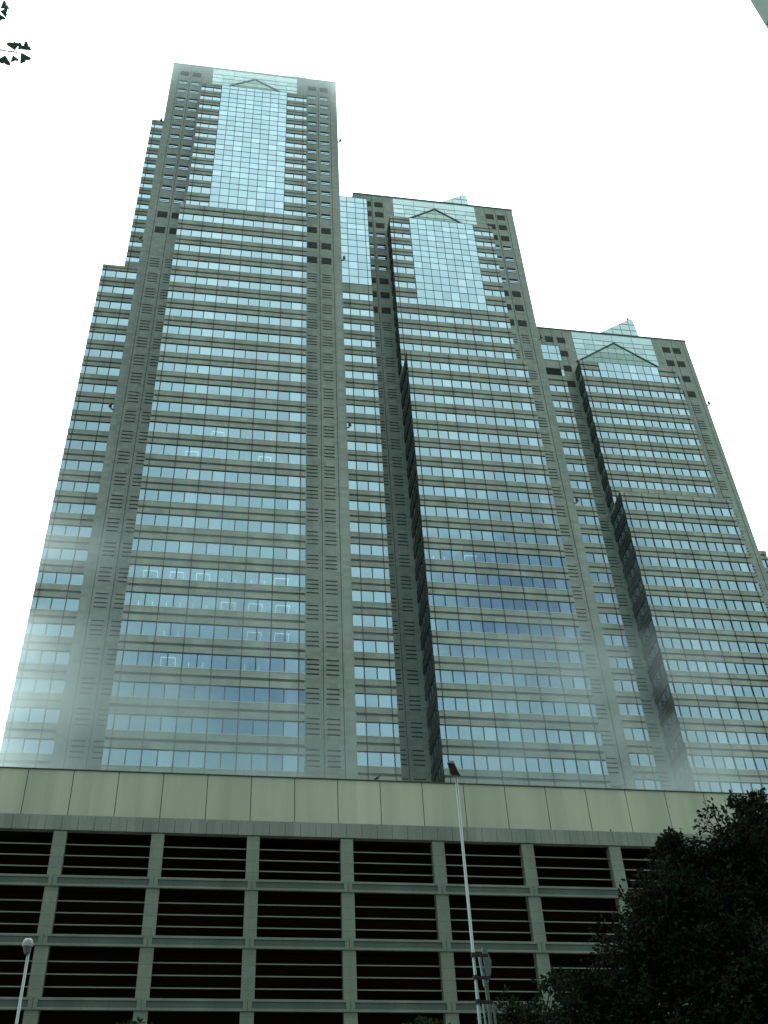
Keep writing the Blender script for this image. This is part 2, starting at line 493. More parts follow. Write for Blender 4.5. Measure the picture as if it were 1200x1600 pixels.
def tower(label, xc, yb0, W2, roof, cols, vents, slot_tops, group):
    """body of a tower (Empty + stone body, crown glass, gable, roof lantern, vents)"""
    T = thing('office_tower', label, 'tower', group)
    T.location = (0, 0, 0)
    b = MB()
    b.box(xc - W2, xc + W2, yb0, yb0 + 32.4, 0, roof, 'tower_granite')
    for s in (-1, 1):
        for off in (12.55, 14.85):
            b.box(xc + s * off - 0.035, xc + s * off + 0.035, yb0 - 0.03, yb0 + 0.02, 30, roof - 0.5, 'rail')
        # inner return of the corner panels beside the crown
        b.box(xc + s * 10.35 - 0.03, xc + s * 10.35 + 0.03, yb0 - 0.02, yb0 + 0.02, roof - 11, roof - 0.5, 'rail')
    b.build('stone_body', T)
    c = MB(); c.box(xc - W2 - 0.12, xc + W2 + 0.12, yb0 - 0.12, yb0 + 32.5, roof + 0.003, roof + 0.28, 'coping'); c.build('roof_coping', T)
    # glazed crown
    k = MB(); kf = MB(); x0, x1 = xc - 8.3, xc + 8.3; z1, z0 = roof - 0.3, roof - 9.2
    rows = [z1, z1 - 2.1, z1 - 3.5, z1 - 5.2, z1 - 6.9, z0]
    for q in range(5):
        n = 4 if q == 0 else 8
        for j in range(n):
            k.pane(x0 + (x1 - x0) * j / n, x0 + (x1 - x0) * (j + 1) / n, yb0 - 0.05, rows[q + 1], rows[q], 'crown_glass', 0.01)
            if j: kf.box(x0 + (x1 - x0) * j / n - 0.04, x0 + (x1 - x0) * j / n + 0.04, yb0 - 0.09, yb0 - 0.03, rows[q + 1], rows[q], 'crown_mullion')
    for z in rows:
        kf.box(x0, x1, yb0 - 0.10, yb0 - 0.025, z - 0.04, z + 0.04, 'crown_mullion')
    kf.build('frame', k.build('crown_glazing', T))
    # gable
    ga = roof - 3.2; gz = ga - 6.5; gy = yb0 - 0.22
    gm = MB(); gc = MB()
    rowz = [gz, gz + 1.75, gz + 3.5, gz + 5.0, ga]
    def hw(z): return 8.3 * (ga - z) / (ga - gz)
    for q in range(4):
        za, zb = rowz[q], rowz[q + 1]
        gm.poly([(xc - hw(za), gy, za), (xc + hw(za), gy, za), (xc + hw(zb) + 1e-3, gy, zb), (xc - hw(zb), gy, zb)], 'gable_glass')
        if q: gm.box(xc - hw(za), xc + hw(za), gy - 0.05, gy + 0.02, za - 0.04, za + 0.04, 'crown_mullion')
    for j in range(-4, 5):
        xx = xc + j * 1.66
        zt = gz + (8.3 - abs(j * 1.66)) / 8.3 * (ga - gz)
        gm.box(xx - 0.05, xx + 0.05, gy - 0.05, gy + 0.02, gz, zt - 0.1, 'crown_mullion')
    for s in (-1, 1):
        # raking coping
        a, c2 = (xc + s * 8.5, gz - 0.16), (xc, ga + 0.02)
        for (yA, yB) in ((gy - 0.12, yb0),):
            pts = [(a[0], yA, a[1]), (c2[0], yA, c2[1]), (c2[0], yA, c2[1] + 0.36), (a[0] + s * 0.2, yA, a[1] + 0.22)]
            pb = [(p[0], yB, p[2]) for p in pts]
            gc.poly(pts if s < 0 else pts[::-1], 'coping')
            gc.poly([pts[3], pts[2], pb[2], pb[3]], 'coping'); gc.poly([pts[0], pts[1], pb[1], pb[0]], 'coping')
    gc.build('coping', gm.build('gable', T))
    # glazed roof lantern: a wedge with its high end to the right
    l = MB(); y0, y1 = yb0 + 6, yb0 + 15
    L = [(xc - 10, roof), (xc + 9.9, roof), (xc + 9.3, roof + 13.9), (xc + 8.4, roof + 13.9)]
    for (pa, pb2, mat) in ((L[0], L[3], 'crown_glass'), (L[3], L[2], 'coping'), (L[2], L[1], 'crown_glass')):
        l.poly([(pa[0], y0, pa[1]), (pb2[0], y0, pb2[1]), (pb2[0], y1, pb2[1]), (pa[0], y1, pa[1])], mat)
    l.poly([(x, y0, z) for x, z in L], 'crown_glass'); l.poly([(x, y1, z) for x, z in reversed(L)], 'crown_glass')
    for q in range(1, 7):
        z = roof + q * 2.0; xl = xc - 10 + 18.4 * (q * 2.0) / 13.9
        l.box(xl, xc + 9.7 - 0.04 * q, y0 - 0.06, y0 - 0.01, z - 0.05, z + 0.05, 'crown_mullion')
    for q in range(1, 10):
        xx = xc - 10 + q * 2.0; zt = roof + 13.9 * (q * 2.0) / 18.4
        l.box(xx - 0.05, xx + 0.05, y0 - 0.055, y0 - 0.01, roof, min(zt, roof + 13.8), 'crown_mullion')
    l.build('roof_lantern', T)
    a = MB(); a.tube((xc + 8.8, yb0 + 7, roof + 13.8), (xc + 8.8, yb0 + 7, roof + 15.2), 0.09, 0.06, 'aged_steel')
    a.box(xc + 8.6, xc + 9.0, yb0 + 6.8, yb0 + 7.2, roof + 15.1, roof + 15.5, 'signal_red'); a.build('beacon', T)
    # vents
    for kind, z, offs in vents:
        if kind not in VENTS:
            first = True; VENTS[kind] = None
        for off in offs:
            loc = (xc + off, yb0, z)
            if VENTS[kind] is None:
                o = vent_proto(kind); o.location = loc; o.parent = T; VENTS[kind] = o
            else:
                dup(VENTS[kind], loc, T)
    for z in slot_tops:
        for off in cols:
            loc = (xc + off, yb0, z)
            if 'slot_vent' not in VENTS:
                o = vent_proto('slot_vent'); o.location = loc; o.parent = T; VENTS['slot_vent'] = o
            else:
                dup(VENTS['slot_vent'], loc, T)
    return T

OBST = []
def obstruction(parent, x, y, z, s):
    if OBST:
        o = dup(OBST[0 if s > 0 else 1], (x, y, z), parent) if len(OBST) > (0 if s > 0 else 1) else None
        if o: return
    m_ = MB()
    m_.chain([(-s * 0.05, 0, -0.6), (s * 0.28, -0.05, -0.5), (s * 0.40, -0.05, -0.1)], [0.12, 0.11, 0.10], 'aged_steel', 6)
    m_.tube((s * 0.40, -0.05, -0.12), (s * 0.40, -0.05, 0.5), 0.24, 0.20, 'signal_red', 10)
    o = m_.build('obstruction_light', parent); o.location = (x, y, z)
    OBST.append(o)

GRP = None
hotel = [168.1, 172.5, 176.2, 179.7, 183.15, 186.6, 190.05, 193.5, 196.95, 200.4, 203.7, 207.1]
hh = {168.1: 1.75, 172.5: 2.15, 176.2: 1.9}
U1 = [(163.2, 1.95)] + [(z, hh.get(z, 1.55) + 0.1) for z in hotel]
L1 = [(z, 2.0) for z in [42.3, 46.3, 50.3, 54.3, 58.3] + [62.3 + 4 * i for i in range(23)] + [154.3, 158.6]]
c4 = (-13.75, -11.4, 11.3, 13.65)

# --- tallest tower
T1 = tower('tallest of the three towers, its top fading into white, left of the other two', -0.2, 108.6, 16.2, 220.6, c4,
           [('louvre_vent', 217.9, c4)] + [('vent_window', z, c4) for z in [214.2, 210.9, 207.4, 204.0, 200.6, 197.15, 193.7, 190.2, 186.75, 183.3, 179.9, 176.4, 172.6]]
           + [('louvre_vent', z, c4) for z in (168.3, 163.8)] + [('louvre_vent', 159.6, (11.3, 13.65))],
           [154.9, 150.9] + [62.9 + 4 * i for i in range(22)][::-1] + [58.9], GRP)
xs = storeys(T1, -10.08, 9.75, 105.6, 108.57, 208.4, 161.5, U1, zone=(3, 11, 165), partname='window', wallname='upper_bay_wall')
zl = []
for z, h in U1[1:]:
    zl += [z - h, z]
curtain(T1, xs, 3, 11, 105.588, zl + [208.35])
LIT1 = [i for i, (z, h) in enumerate(L1) if round(z, 1) in (110.3, 106.3, 86.3, 82.3, 78.3, 74.3)]
storeys(T1, -10.56, 9.58, 102.07, 108.57, 161.1, 36, L1, lit=LIT1, wallname='lower_bay_wall')
# left wing, in two steps
WU = [(z, 1.6) for z in [162.83, 167.26, 171.57, 175.36, 178.78, 182.2, 185.6, 189.0, 192.4, 195.9, 199.4, 203.1, 206.8]]
storeys(T1, -19.45, -12, 114.25, 138, 208.3, 160.0, WU, sides=(True, False), npane=4, wallname='left_wing_wall', partname='wing_window')
storeys(T1, -22.88, -12, 114.22, 138, 159.9, 36, L1[:-1] + [(158.5, 2.0)], sides=(True, False), npane=6, wallname='left_wing_wall', partname='wing_window')
# right wing
S12 = L1 + [(160.95, 0.2)]
xw = storeys(T1, 10.0, 21.9, 114.2, 138, 188.1, 36, L1, sides=(False, True), npane=7, wallname='right_wing_wall', partname='wing_window')
curtain(T1, xw, 3, len(xw) - 1, 114.188, [161.03, 163.17, 165.34, 167.48, 169.78, 172.06, 174.03, 175.8, 177.55, 179.26, 180.99, 182.84, 184.61, 186.29, 188.0])
for x, s in ((16.0, 1), (-16.4, -1)):
    for z in (197.8, 159.8, 119.4):
        obstruction(T1, x, 108.5, z, s)
# lattice mast beside the roof lantern
ms = MB()
bx, by, bz, top = 9.7, 117.0, 220.6, 243.6
cs = [(-1, -1), (1, -1), (1, 1), (-1, 1)]
def mp(k, tt): 
    r_ = 1.25 * (1 - 0.72 * tt); return (bx + cs[k % 4][0] * r_, by + cs[k % 4][1] * r_, bz + (top - bz) * tt)
for k in range(4):
    ms.tube(mp(k, 0), mp(k, 1), 0.32, 0.22, 'mast_steel', 6)
for q in range(9):
    t0, t1 = q / 9, (q + 1) / 9
    for k in range(4):
        ms.tube(mp(k, t0), mp(k + 1, t1), 0.13, 0.13, 'mast_steel', 5); ms.tube(mp(k, t1), mp(k + 1, t1), 0.13, 0.13, 'mast_steel', 5)
ms.build('roof_mast', T1)

# --- middle tower
L2 = [(66.35 + 3.985 * i, 2.03) for i in range(-7, 20)]
U2 = [(146.5, 1.9), (150.95, 1.95), (155.0, 1.95), (159.3, 1.95), (163.82, 2.0), (168.31, 2.0), (172.72, 2.1), (176.44, 1.75), (179.93, 1.66), (183.48, 1.68), (187.0, 1.7)]
o2 = (-13.55, -11.25, 11.3, 13.6)
T2 = tower('middle tower, between the tallest tower and the lowest one', 36.78, 121.2, 16.2, 200.9, o2,
           [('louvre_vent', z, o2) for z in (198.6, 195.1, 191.35)] + [('vent_window', z, o2) for z in (187.85, 184.15, 180.6, 177.15)] + [('louvre_vent', z, o2) for z in (173.3, 169.1, 164.6)],
           [160.3, 155.9] + [66.95 + 3.985 * i for i in range(-1, 22)][::-1], GRP)
xs = storeys(T2, 26.8, 46.75, 117.8, 121.17, 188.9, 143.5, U2, zone=(3, 11, 163), partname='window', wallname='upper_bay_wall')
zl = []
for z, h in U2[4:]:
    zl += [z - h, z]
curtain(T2, xs, 3, 11, 117.788, zl + [188.85])
LIT2 = [16]
storeys(T2, 26.92, 46.83, 114.1, 121.17, 144.26, 36, L2, lit=LIT2, wallname='lower_bay_wall')
L23 = [(76.01 + 3.97 * i, 2.03) for i in range(-7, 20)] + [(155.6, 1.9), (160.3, 2.0)]
xw = storeys(T2, 47.6, 59.44, 128.0, 150, 167.2, 36, L23, sides=(False, True), npane=7, wallname='right_wing_wall', partname='wing_window', skip=(len(L23) - 1,))
curtain(T2, xw, 3, len(xw) - 1, 127.988, [162.57, 164.54, 166.95])
vo = MB(); vo.box(47.6, 58.6, 128.12, 128.3, 158.35, 160.25, 'louvre_dark'); vo.box(58.75, 59.36, 128.1, 128.3, 158.35, 160.25, 'office_glass'); vo.build('open_terrace', T2)
for z in (160.0, 120.0):
    obstruction(T2, 52.95, 121.1, z, 1)

# --- lowest tower
L3 = [(76.1 + 3.965 * i, 2.03) for i in range(-9, 14)]
U3 = [(131.6, 1.9), (135.6, 1.9), (139.55, 1.9), (143.55, 1.9), (147.6, 1.95), (151.62, 1.95), (155.62, 1.95), (160.0, 2.0), (164.57, 2.05)]
o3 = (-13.2, -10.8, 11.0, 13.2)
T3 = tower('lowest of the three towers, at the right with the tall gable on its front', 73.8, 134.0, 15.72, 179.85, o3,
           [('louvre_vent', z, o3) for z in (177.4, 173.3, 168.8, 164.3)],
           [160.3, 155.9] + [76.7 + 3.965 * i for i in range(-2, 20)][::-1], GRP)
xs = storeys(T3, 64.28, 83.46, 131.0, 133.97, 167.07, 129.0, U3, zone=(3, 11, 164), partname='window', wallname='upper_bay_wall')
curtain(T3, xs, 3, 11, 130.988, [162.52, 164.57, 166.95])
storeys(T3, 64.3, 83.5, 128.0, 133.97, 129.72, 36, L3, wallname='lower_bay_wall')
LW3 = [(76.3 + 3.97 * i, 2.03) for i in range(-9, 14)]
storeys(T3, 84, 95.2, 140.5, 160, 129.9, 36, LW3, sides=(False, True), npane=7, wallname='right_wing_wall', partname='wing_window')
obstruction(T3, 89.5, 133.9, 161.0, 1); obstruction(T3, 95.3, 140.4, 121.5, 1)

# ceiling lights seen through a few office windows: rectangular tube loops fixed under the storey above
lp = MB()
for a, c2, e, f_ in ((-0.8, 0.8, 0, 0.06), (-0.8, -0.74, 0.06, 1.9), (0.74, 0.8, 0.06, 1.9)):
    lp.box(a, c2, e, f_, -0.07, 0, 'tube')
ll = MB()
for a, c2, e, f_ in ((-0.8, -0.74, 0.3, 1.7), (0.74, 0.8, 0.3, 1.9)):
    ll.box(a, c2, e, f_, -0.07, 0, 'tube')
LOOP = {}
def loops(T, yf, zt, xl, kinds):
    for x, k in zip(xl, kinds):
        loc = (x, yf + (1.0 if k == 'n' else 1.35), zt - 0.02)
        if k not in LOOP:
            LOOP[k] = (lp if k == 'n' else ll).build('ceiling_light', T); LOOP[k].location = loc
        else:
            dup(LOOP[k], loc, T)
loops(T1, 102.07, 110.3, [-8.1, -4.9, -1.8, 1.3, 4.4, 7.4], 'iiniii')
loops(T1, 102.07, 106.3, [-8.1, -4.9, -1.8, 1.3, 4.4, 7.4], 'iniini')
loops(T1, 102.07, 86.3, [-8.2, -5.2, -2.2, 0.8, 4.2, 6.9], 'nnniin')
loops(T1, 102.07, 82.3, [-8.4, -5.3, -2.3, 0.9, 4.0, 7.1], 'iiinnn')
loops(T1, 102.07, 78.3, [-5.2, 4.0, 7.1], 'inn')
loops(T1, 102.07, 74.3, [-5.2, -2.2, 3.9], 'nii')
loops(T2, 114.1, L2[16][0], [29.3, 33.6], 'in')

# ------------------------------------------------------------------ louvred building in front
PB = thing('louvred_building', 'long low building of dark louvred bays under a pale parapet, in front of the towers', 'building')
X0, X1 = -37.4, 66.7
p = MB()
nj = 0
x = 5.74 - 2.885 * 15
while x < X1:
    p.box(x + 0.025, x + 2.885 - 0.025, 68.0, 68.35, 35.5, 40.2, 'pale_panel'); x += 2.885
p.box(X0 - 0.5, X1 + 3, 68.06, 92, 35.45, 40.16, 'coping')
p.box(X0 - 0.5, X1 + 3, 67.93, 68.5, 40.205, 40.265, 'coping')
p.build('parapet', PB)
cmb = MB()
x = -8.56 - 5.775 * 5
xx = x
while xx < X1 - 0.5:
    cmb.box(xx + 0.01, xx + 0.9525, 65.0, 65.38, 34.5, 35.46, 'cornice_granite'); xx += 0.9625
cmb.box(X0, X1, 65.4, 92, 34.48, 35.45, 'void_black')  # underside painted black for the shade below the cornice
cmb.box(X0, X1, 65.38, 68.0, 35.452, 35.462, 'coping')
cmb.build('cornice', PB)
levels = [(34.48 - 3.49 * k) for k in range(9)]       # underside of the cornice, then of each spandrel
npil = 18
pil0 = -8.56 - 5.775 * 5
PIL = SPAN = LOUV = None
pm = MB(); pm.box(-0.385, 0.385, 0, 0.6, 0, 34.45, 'pillar_granite')
for k in range(npil):
    x = pil0 + 5.775 * k
    if PIL is None:
        PIL = pm.build('pillar', PB); PIL.location = (x, 65.06, 0)
    else:
        dup(PIL, (x, 65.06, 0), PB)
sm = MB()      # spandrel between two pillar axes: pale frame round a darker inset
hw_ = 5.775 / 2
sm.box(-hw_ + 0.015, hw_ - 0.015, 0.0, 0.14, 0.52, 0.655, 'spandrel_granite')
sm.box(-hw_ + 0.015, hw_ - 0.015, 0.0, 0.14, 0.0, 0.14, 'spandrel_granite')
sm.box(-hw_ + 0.015, -hw_ + 0.25, 0.0, 0.14, 0.14, 0.52, 'spandrel_granite')
sm.box(hw_ - 0.25, hw_ - 0.015, 0.0, 0.14, 0.14, 0.52, 'spandrel_granite')
si = MB(); si.box(-hw_ + 0.25, hw_ - 0.25, 0.045, 0.14, 0.14, 0.52, 'spandrel_inset')
lm_ = MB()     # louvre: dark blades with pale front lips, opening 2.83 high
ow = hw_ - 0.40
for k in range(3):
    z = 0.70 * (k + 1) - 0.02
    y = 0.28
    lm_.box(-ow, ow, y, y + 0.05, z - 0.03, z + 0.03, 'blade')
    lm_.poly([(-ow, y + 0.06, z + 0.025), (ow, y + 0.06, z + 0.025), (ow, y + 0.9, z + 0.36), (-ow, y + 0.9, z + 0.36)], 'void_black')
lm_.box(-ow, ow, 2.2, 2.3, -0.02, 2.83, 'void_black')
for k in range(npil - 1):
    xc_ = pil0 + 5.775 * (k + 0.5)
    for q in range(9):
        zo = levels[q] - 2.83            # foot of the opening
        if q < 6 or True:
            if LOUV is None:
                LOUV = lm_.build('louvre', PB); LOUV.location = (xc_, 65.06, zo)
            elif zo > 0 and 0 <= q < 5:
                dup(LOUV, (xc_, 65.06, zo), PB)
        if SPAN is None:
            SPAN = sm.build('spandrel', PB); si.build('inset_panel', SPAN); SPAN.location = (xc_, 64.98, zo - 0.66)
        elif q < 5:
            dup(SPAN, (xc_, 64.98, zo - 0.66), PB)
bk = MB()
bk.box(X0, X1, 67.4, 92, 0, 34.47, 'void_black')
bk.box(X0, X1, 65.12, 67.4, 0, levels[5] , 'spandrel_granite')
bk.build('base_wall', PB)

# ------------------------------------------------------------------ neighbouring building at the right edge
nb = thing('high_rise', 'grey-green clad building corner entering at the top right of the sky', 'building')
m_ = MB(); m_.box(16.05, 38, -22, 14.0, 0, 78, 'neighbour_cladding'); m_.build('wall', nb)
m_ = MB()
for z in [4 + 3.3 * k for k in range(22)]:
    m_.box(16.0, 16.06, -22, 13.9, z, z + 0.05, 'coping')
for y in [-18 + 3.6 * k for k in range(9)]:
    m_.box(16.0, 16.06, y, y + 0.05, 1, 77.5, 'coping')
m_.build('cladding_joint', nb)

# ------------------------------------------------------------------ lamps and posts
SL = thing('street_lamp', 'tall silver street lamp with a dark box head, rising past the pale parapet', 'street lamp', 'street lamps')
m_ = MB(); m_.tube((4.21, 17, 0.14), (4.21, 17, 11.45), 0.033, 0.021, 'galvanised', 14); m_.build('pole', SL, True)
for z in (8.32, 7.98, 7.62):
    m_ = MB(); m_.tube((4.21, 17, z - 0.03), (4.21, 17, z + 0.03), 0.04, 0.04, 'strap', 12); m_.box(4.25, 4.44, 16.98, 17.02, z - 0.02, z + 0.02, 'strap'); m_.build('strap', SL)
m_ = MB()
hp = [(-0.10, -0.62), (0.10, -0.62), (0.13, 0.10), (-0.13, 0.10)]
low = [(4.20 + a * 0.62 + (c2 * 0.20), 17 + c2 * 0.42, 11.44 + (0.06 if c2 < 0 else 0)) for a, c2 in hp]
hi = [(4.20 + a * 0.45 + (c2 * 0.16), 17 + c2 * 0.38, 11.56) for a, c2 in hp]
ln = MB(); ln.poly(low[::-1], 'lamp_lens'); m_.poly(hi, 'lamp_housing')
for k in range(4):
    m_.poly([low[k], low[(k + 1) % 4], hi[(k + 1) % 4], hi[k]], 'lamp_housing')
ln.build('lens', m_.build('lamp_head', SL))

SL2 = thing('street_lamp', 'short street lamp with a small rounded grey head, near the left edge', 'street lamp', 'street lamps')
m_ = MB(); m_.tube((-2.27, 16, 0.14), (-2.27, 16, 7.92), 0.025, 0.019, 'galvanised', 12); m_.build('pole', SL2, True)
m_ = MB(); rr = [(0.012, 8.065), (0.035, 8.06), (0.055, 8.03), (0.062, 7.99), (0.058, 7.95)]
for (ra, za), (rb, zb) in zip(rr[:-1], rr[1:]):
    for j in range(14):
        a0, a1 = 2 * math.pi * j / 14, 2 * math.pi * (j + 1) / 14
        m_.poly([(-2.30 + rb * math.cos(a0) * 1.2, 16 + rb * math.sin(a0), zb), (-2.30 + rb * math.cos(a1) * 1.2, 16 + rb * math.sin(a1), zb),
                 (-2.30 + ra * math.cos(a1) * 1.2, 16 + ra * math.sin(a1), za), (-2.30 + ra * math.cos(a0) * 1.2, 16 + ra * math.sin(a0), za)], 'globe')
m_.build('lamp_head', SL2)
m_ = MB(); m_.tube((-2.285, 16, 7.86), (-2.30, 16, 7.952), 0.04, 0.058, 'lamp_housing', 14); m_.build('collar', SL2)

SP = thing('sign_post', 'dark steel post carrying small tilted plates, beside the tall silver lamp', 'post')
m_ = MB(); m_.tube((4.50, 17.25, 0.14), (4.43, 17.25, 8.2), 0.035, 0.03, 'aged_steel', 10); m_.tube((4.44, 17.3, 5.5), (4.36, 17.3, 7.75), 0.014, 0.014, 'galvanised', 6)
m_.tube((4.60, 17.3, 5.5), (4.52, 17.3, 7.7), 0.018, 0.018, 'aged_steel', 6); m_.build('post', SP)
m_ = MB()
pl = [(4.40, 8.52), (4.46, 8.50), (4.53, 8.31), (4.50, 8.10), (4.45, 7.98), (4.42, 8.20)]
m_.poly([(x, 17.16, z) for x, z in pl][::-1], 'aged_steel'); m_.poly([(x, 17.21, z) for x, z in pl], 'aged_steel')
for k in range(len(pl)):
    (xa, za), (xb, zb) = pl[k], pl[(k + 1) % len(pl)]
    m_.poly([(xa, 17.16, za), (xb, 17.16, zb), (xb, 17.21, zb), (xa, 17.21, za)], 'galvanised')
m_.build('sign_plate', SP)
m_ = MB(); m_.tube((4.35, 17.2, 8.42), (4.39, 17.2, 7.92), 0.026, 0.02, 'galvanised', 8); m_.tube((4.37, 17.2, 8.2), (4.45, 17.25, 8.15), 0.015, 0.015, 'strap', 6); m_.build('bracket', SP)

# ------------------------------------------------------------------ birds
def bird(label, loc, yaw, s, stretch):
    m_ = MB()
    pr = [(-0.30, -0.10, 0.005), (-0.20, -0.055, 0.03), (-0.10, -0.02, 0.058), (0.0, 0.02, 0.075), (0.09, 0.06, 0.068), (0.14, 0.105, 0.042), (0.18, 0.14, 0.046), (0.22, 0.15, 0.034), (0.25, 0.148, 0.012), (0.29, 0.138, 0.003)]
    c, sn = math.cos(yaw), math.sin(yaw)
    pts = [(x * c * s, x * sn * s, (z * stretch + 0.16) * s) for x, z, r in pr]
    m_.chain(pts, [r * s for x, z, r in pr], 'feather', 10)
    for k in (-1, 1):
        m_.tube((0.0 - sn * 0.03 * k * s, 0.03 * k * s * c, 0.0), (-sn * 0.03 * k * s, 0.03 * k * s * c, 0.12 * s), 0.008 * s, 0.012 * s, 'feather', 5)
    o = m_.build('bird', None, True); o.location = loc
    return tag(o, label, 'bird')
bird('black crow perched on top of the pale parapet below the tallest tower', (11.36, 68.1, 40.30), R(20), 1.1, 1.9)
bird('small dark bird standing on the ledge under the pale panels', (26.1, 65.15, 35.46), R(75), 0.75, 1.6)

# ------------------------------------------------------------------ trees
def leaf_card(m_, p, d, size, mat, fold=0.25):
    d = d.normalized()
    s = d.cross(Vector((random.uniform(-1, 1), random.uniform(-1, 1), random.uniform(-0.3, 1)))).normalized()
    n = s.cross(d)
    w = size * random.uniform(0.20, 0.27); L = size * random.uniform(0.8, 1.2)
    i = len(m_.v); k = m_.mat(mat)
    a, e = p, p + d * L - Vector((0, 0, 0.12 * L))
    b1 = p + d * L * 0.30 + s * w + n * w * fold; b2 = p + d * L * 0.68 + s * w * 0.8 + n * w * fold
    c1 = p + d * L * 0.30 - s * w + n * w * fold; c2 = p + d * L * 0.68 - s * w * 0.8 + n * w * fold
    m_.v += [tuple(q) for q in (a, b1, b2, e, c2, c1)]
    m_.f += [(i, i + 1, i + 2, i + 3), (i, i + 3, i + 4, i + 5)]
    m_.mi += [k, k]

def rnd_dir(zmin=-0.4):
    while True:
        v = Vector((random.uniform(-1, 1), random.uniform(-1, 1), random.uniform(zmin, 1)))
        if 0.1 < v.length < 1: return v.normalized()

def tree(name, label, base, fork, lobes, mat, leaf, ntw, nleaf, r0, group, cat='tree'):
    """trunk, limbs to each lobe of the crown, twigs through the lobe and out of its surface, leaves along every twig"""
    T = thing(name, label, cat, group)
    wood, cr = MB(), MB()
    base, fork = Vector(base), Vector(fork)
    mid = base.lerp(fork, 0.5) + Vector((random.uniform(-.15, .15), random.uniform(-.15, .15), 0))
    wood.chain([base, base + (mid - base) * 0.12, mid, fork], [r0 * 1.35, r0, r0 * 0.88, r0 * 0.72], 'bark', 10)
    for (c, rad) in lobes:
        c = Vector(c)
        j = Vector((random.uniform(-.3, .3), random.uniform(-.3, .3), random.uniform(0.1, .5)))
        m1 = fork.lerp(c, 0.5) + j
        rl = r0 * (0.2 + 0.16 * rad)
        wood.chain([fork - Vector((0, 0, 0.1)), m1, c, c + (c - m1).normalized() * rad * 0.6], [rl, rl * 0.65, rl * 0.35, rl * 0.12], 'bark', 7)
        n = int(ntw * (rad ** 1.8) + 3)
        for q in range(n):
            d = rnd_dir(-0.55)
            st = c + rnd_dir(-1) * rad * random.uniform(0.0, 0.35)
            ln = rad * random.choice([0.5, 0.65, 0.8, 0.9, 0.95, 1.0, 1.06]) * random.uniform(0.85, 1.08)
            flat = Vector((1.0, 1.0, 0.82))
            end = c + Vector((d.x * flat.x, d.y * flat.y, d.z * flat.z)) * ln
            bend = (st + end) / 2 + Vector((0, 0, 0.08 * rad)) + rnd_dir(-1) * 0.06 * rad
            rt = 0.008 + 0.010 * rad
            wood.chain([st, bend, end], [rt, rt * 0.6, rt * 0.25], 'bark', 4)
            for l in range(nleaf):
                t_ = 1 - random.random() ** 1.6 * 0.85
                p = st.lerp(bend, t_ * 2) if t_ < 0.5 else bend.lerp(end, t_ * 2 - 1)
                ld = ((end - st).normalized() * 0.5 + rnd_dir(-0.9)).normalized()
                leaf_card(cr, p + ld * 0.03 + rnd_dir(-1) * 0.10 * rad * random.random(), ld, leaf, mat)
    wood.build('trunk', T); cr.build('crown', T)
    return T

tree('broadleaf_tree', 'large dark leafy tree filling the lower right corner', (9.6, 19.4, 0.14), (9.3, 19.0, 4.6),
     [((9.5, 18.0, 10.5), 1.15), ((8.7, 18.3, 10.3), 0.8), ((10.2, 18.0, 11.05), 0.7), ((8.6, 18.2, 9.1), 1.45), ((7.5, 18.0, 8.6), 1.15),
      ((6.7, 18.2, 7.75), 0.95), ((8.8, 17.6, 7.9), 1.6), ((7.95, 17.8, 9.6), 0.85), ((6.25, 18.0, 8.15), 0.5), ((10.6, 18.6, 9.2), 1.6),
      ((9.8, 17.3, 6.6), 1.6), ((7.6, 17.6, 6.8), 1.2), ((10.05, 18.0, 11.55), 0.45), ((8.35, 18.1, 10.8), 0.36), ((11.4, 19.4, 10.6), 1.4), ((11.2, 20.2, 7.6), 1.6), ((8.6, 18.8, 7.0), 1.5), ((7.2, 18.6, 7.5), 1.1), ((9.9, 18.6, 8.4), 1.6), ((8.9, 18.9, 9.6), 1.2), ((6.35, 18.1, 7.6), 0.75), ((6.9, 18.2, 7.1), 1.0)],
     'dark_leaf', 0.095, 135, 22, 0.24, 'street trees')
tree('broadleaf_tree', 'smaller green tree showing its top beside the large dark tree', (6.3, 22.6, 0.14), (6.3, 22.3, 5.6),
     [((6.15, 22, 9.15), 0.62), ((6.8, 22.1, 8.95), 0.75), ((5.75, 22.2, 8.85), 0.45), ((6.4, 22.0, 8.1), 0.9), ((6.95, 21.9, 9.75), 0.4)],
     'green_leaf', 0.10, 70, 14, 0.12, 'street trees')
tree('broadleaf_tree', 'rounded treetop just showing at the bottom, left of the tall silver lamp', (4.4, 22.4, 0.14), (4.4, 22.2, 5.4),
     [((4.4, 22, 8.85), 0.45), ((4.05, 22.1, 8.75), 0.35), ((4.85, 22.0, 8.75), 0.38), ((4.4, 22, 8.2), 0.7)],
     'green_leaf', 0.10, 80, 14, 0.10, 'street trees')
tree('broadleaf_tree', 'tip of a treetop at the bottom edge, near the short rounded lamp', (-1.1, 22.5, 0.14), (-1.1, 22.3, 5.3),
     [((-1.1, 22, 8.82), 0.26), ((-0.8, 22.1, 8.6), 0.35), ((-1.35, 22.0, 8.5), 0.35), ((-1.05, 22, 8.0), 0.6)],
     'green_leaf', 0.10, 90, 12, 0.09, 'street trees')

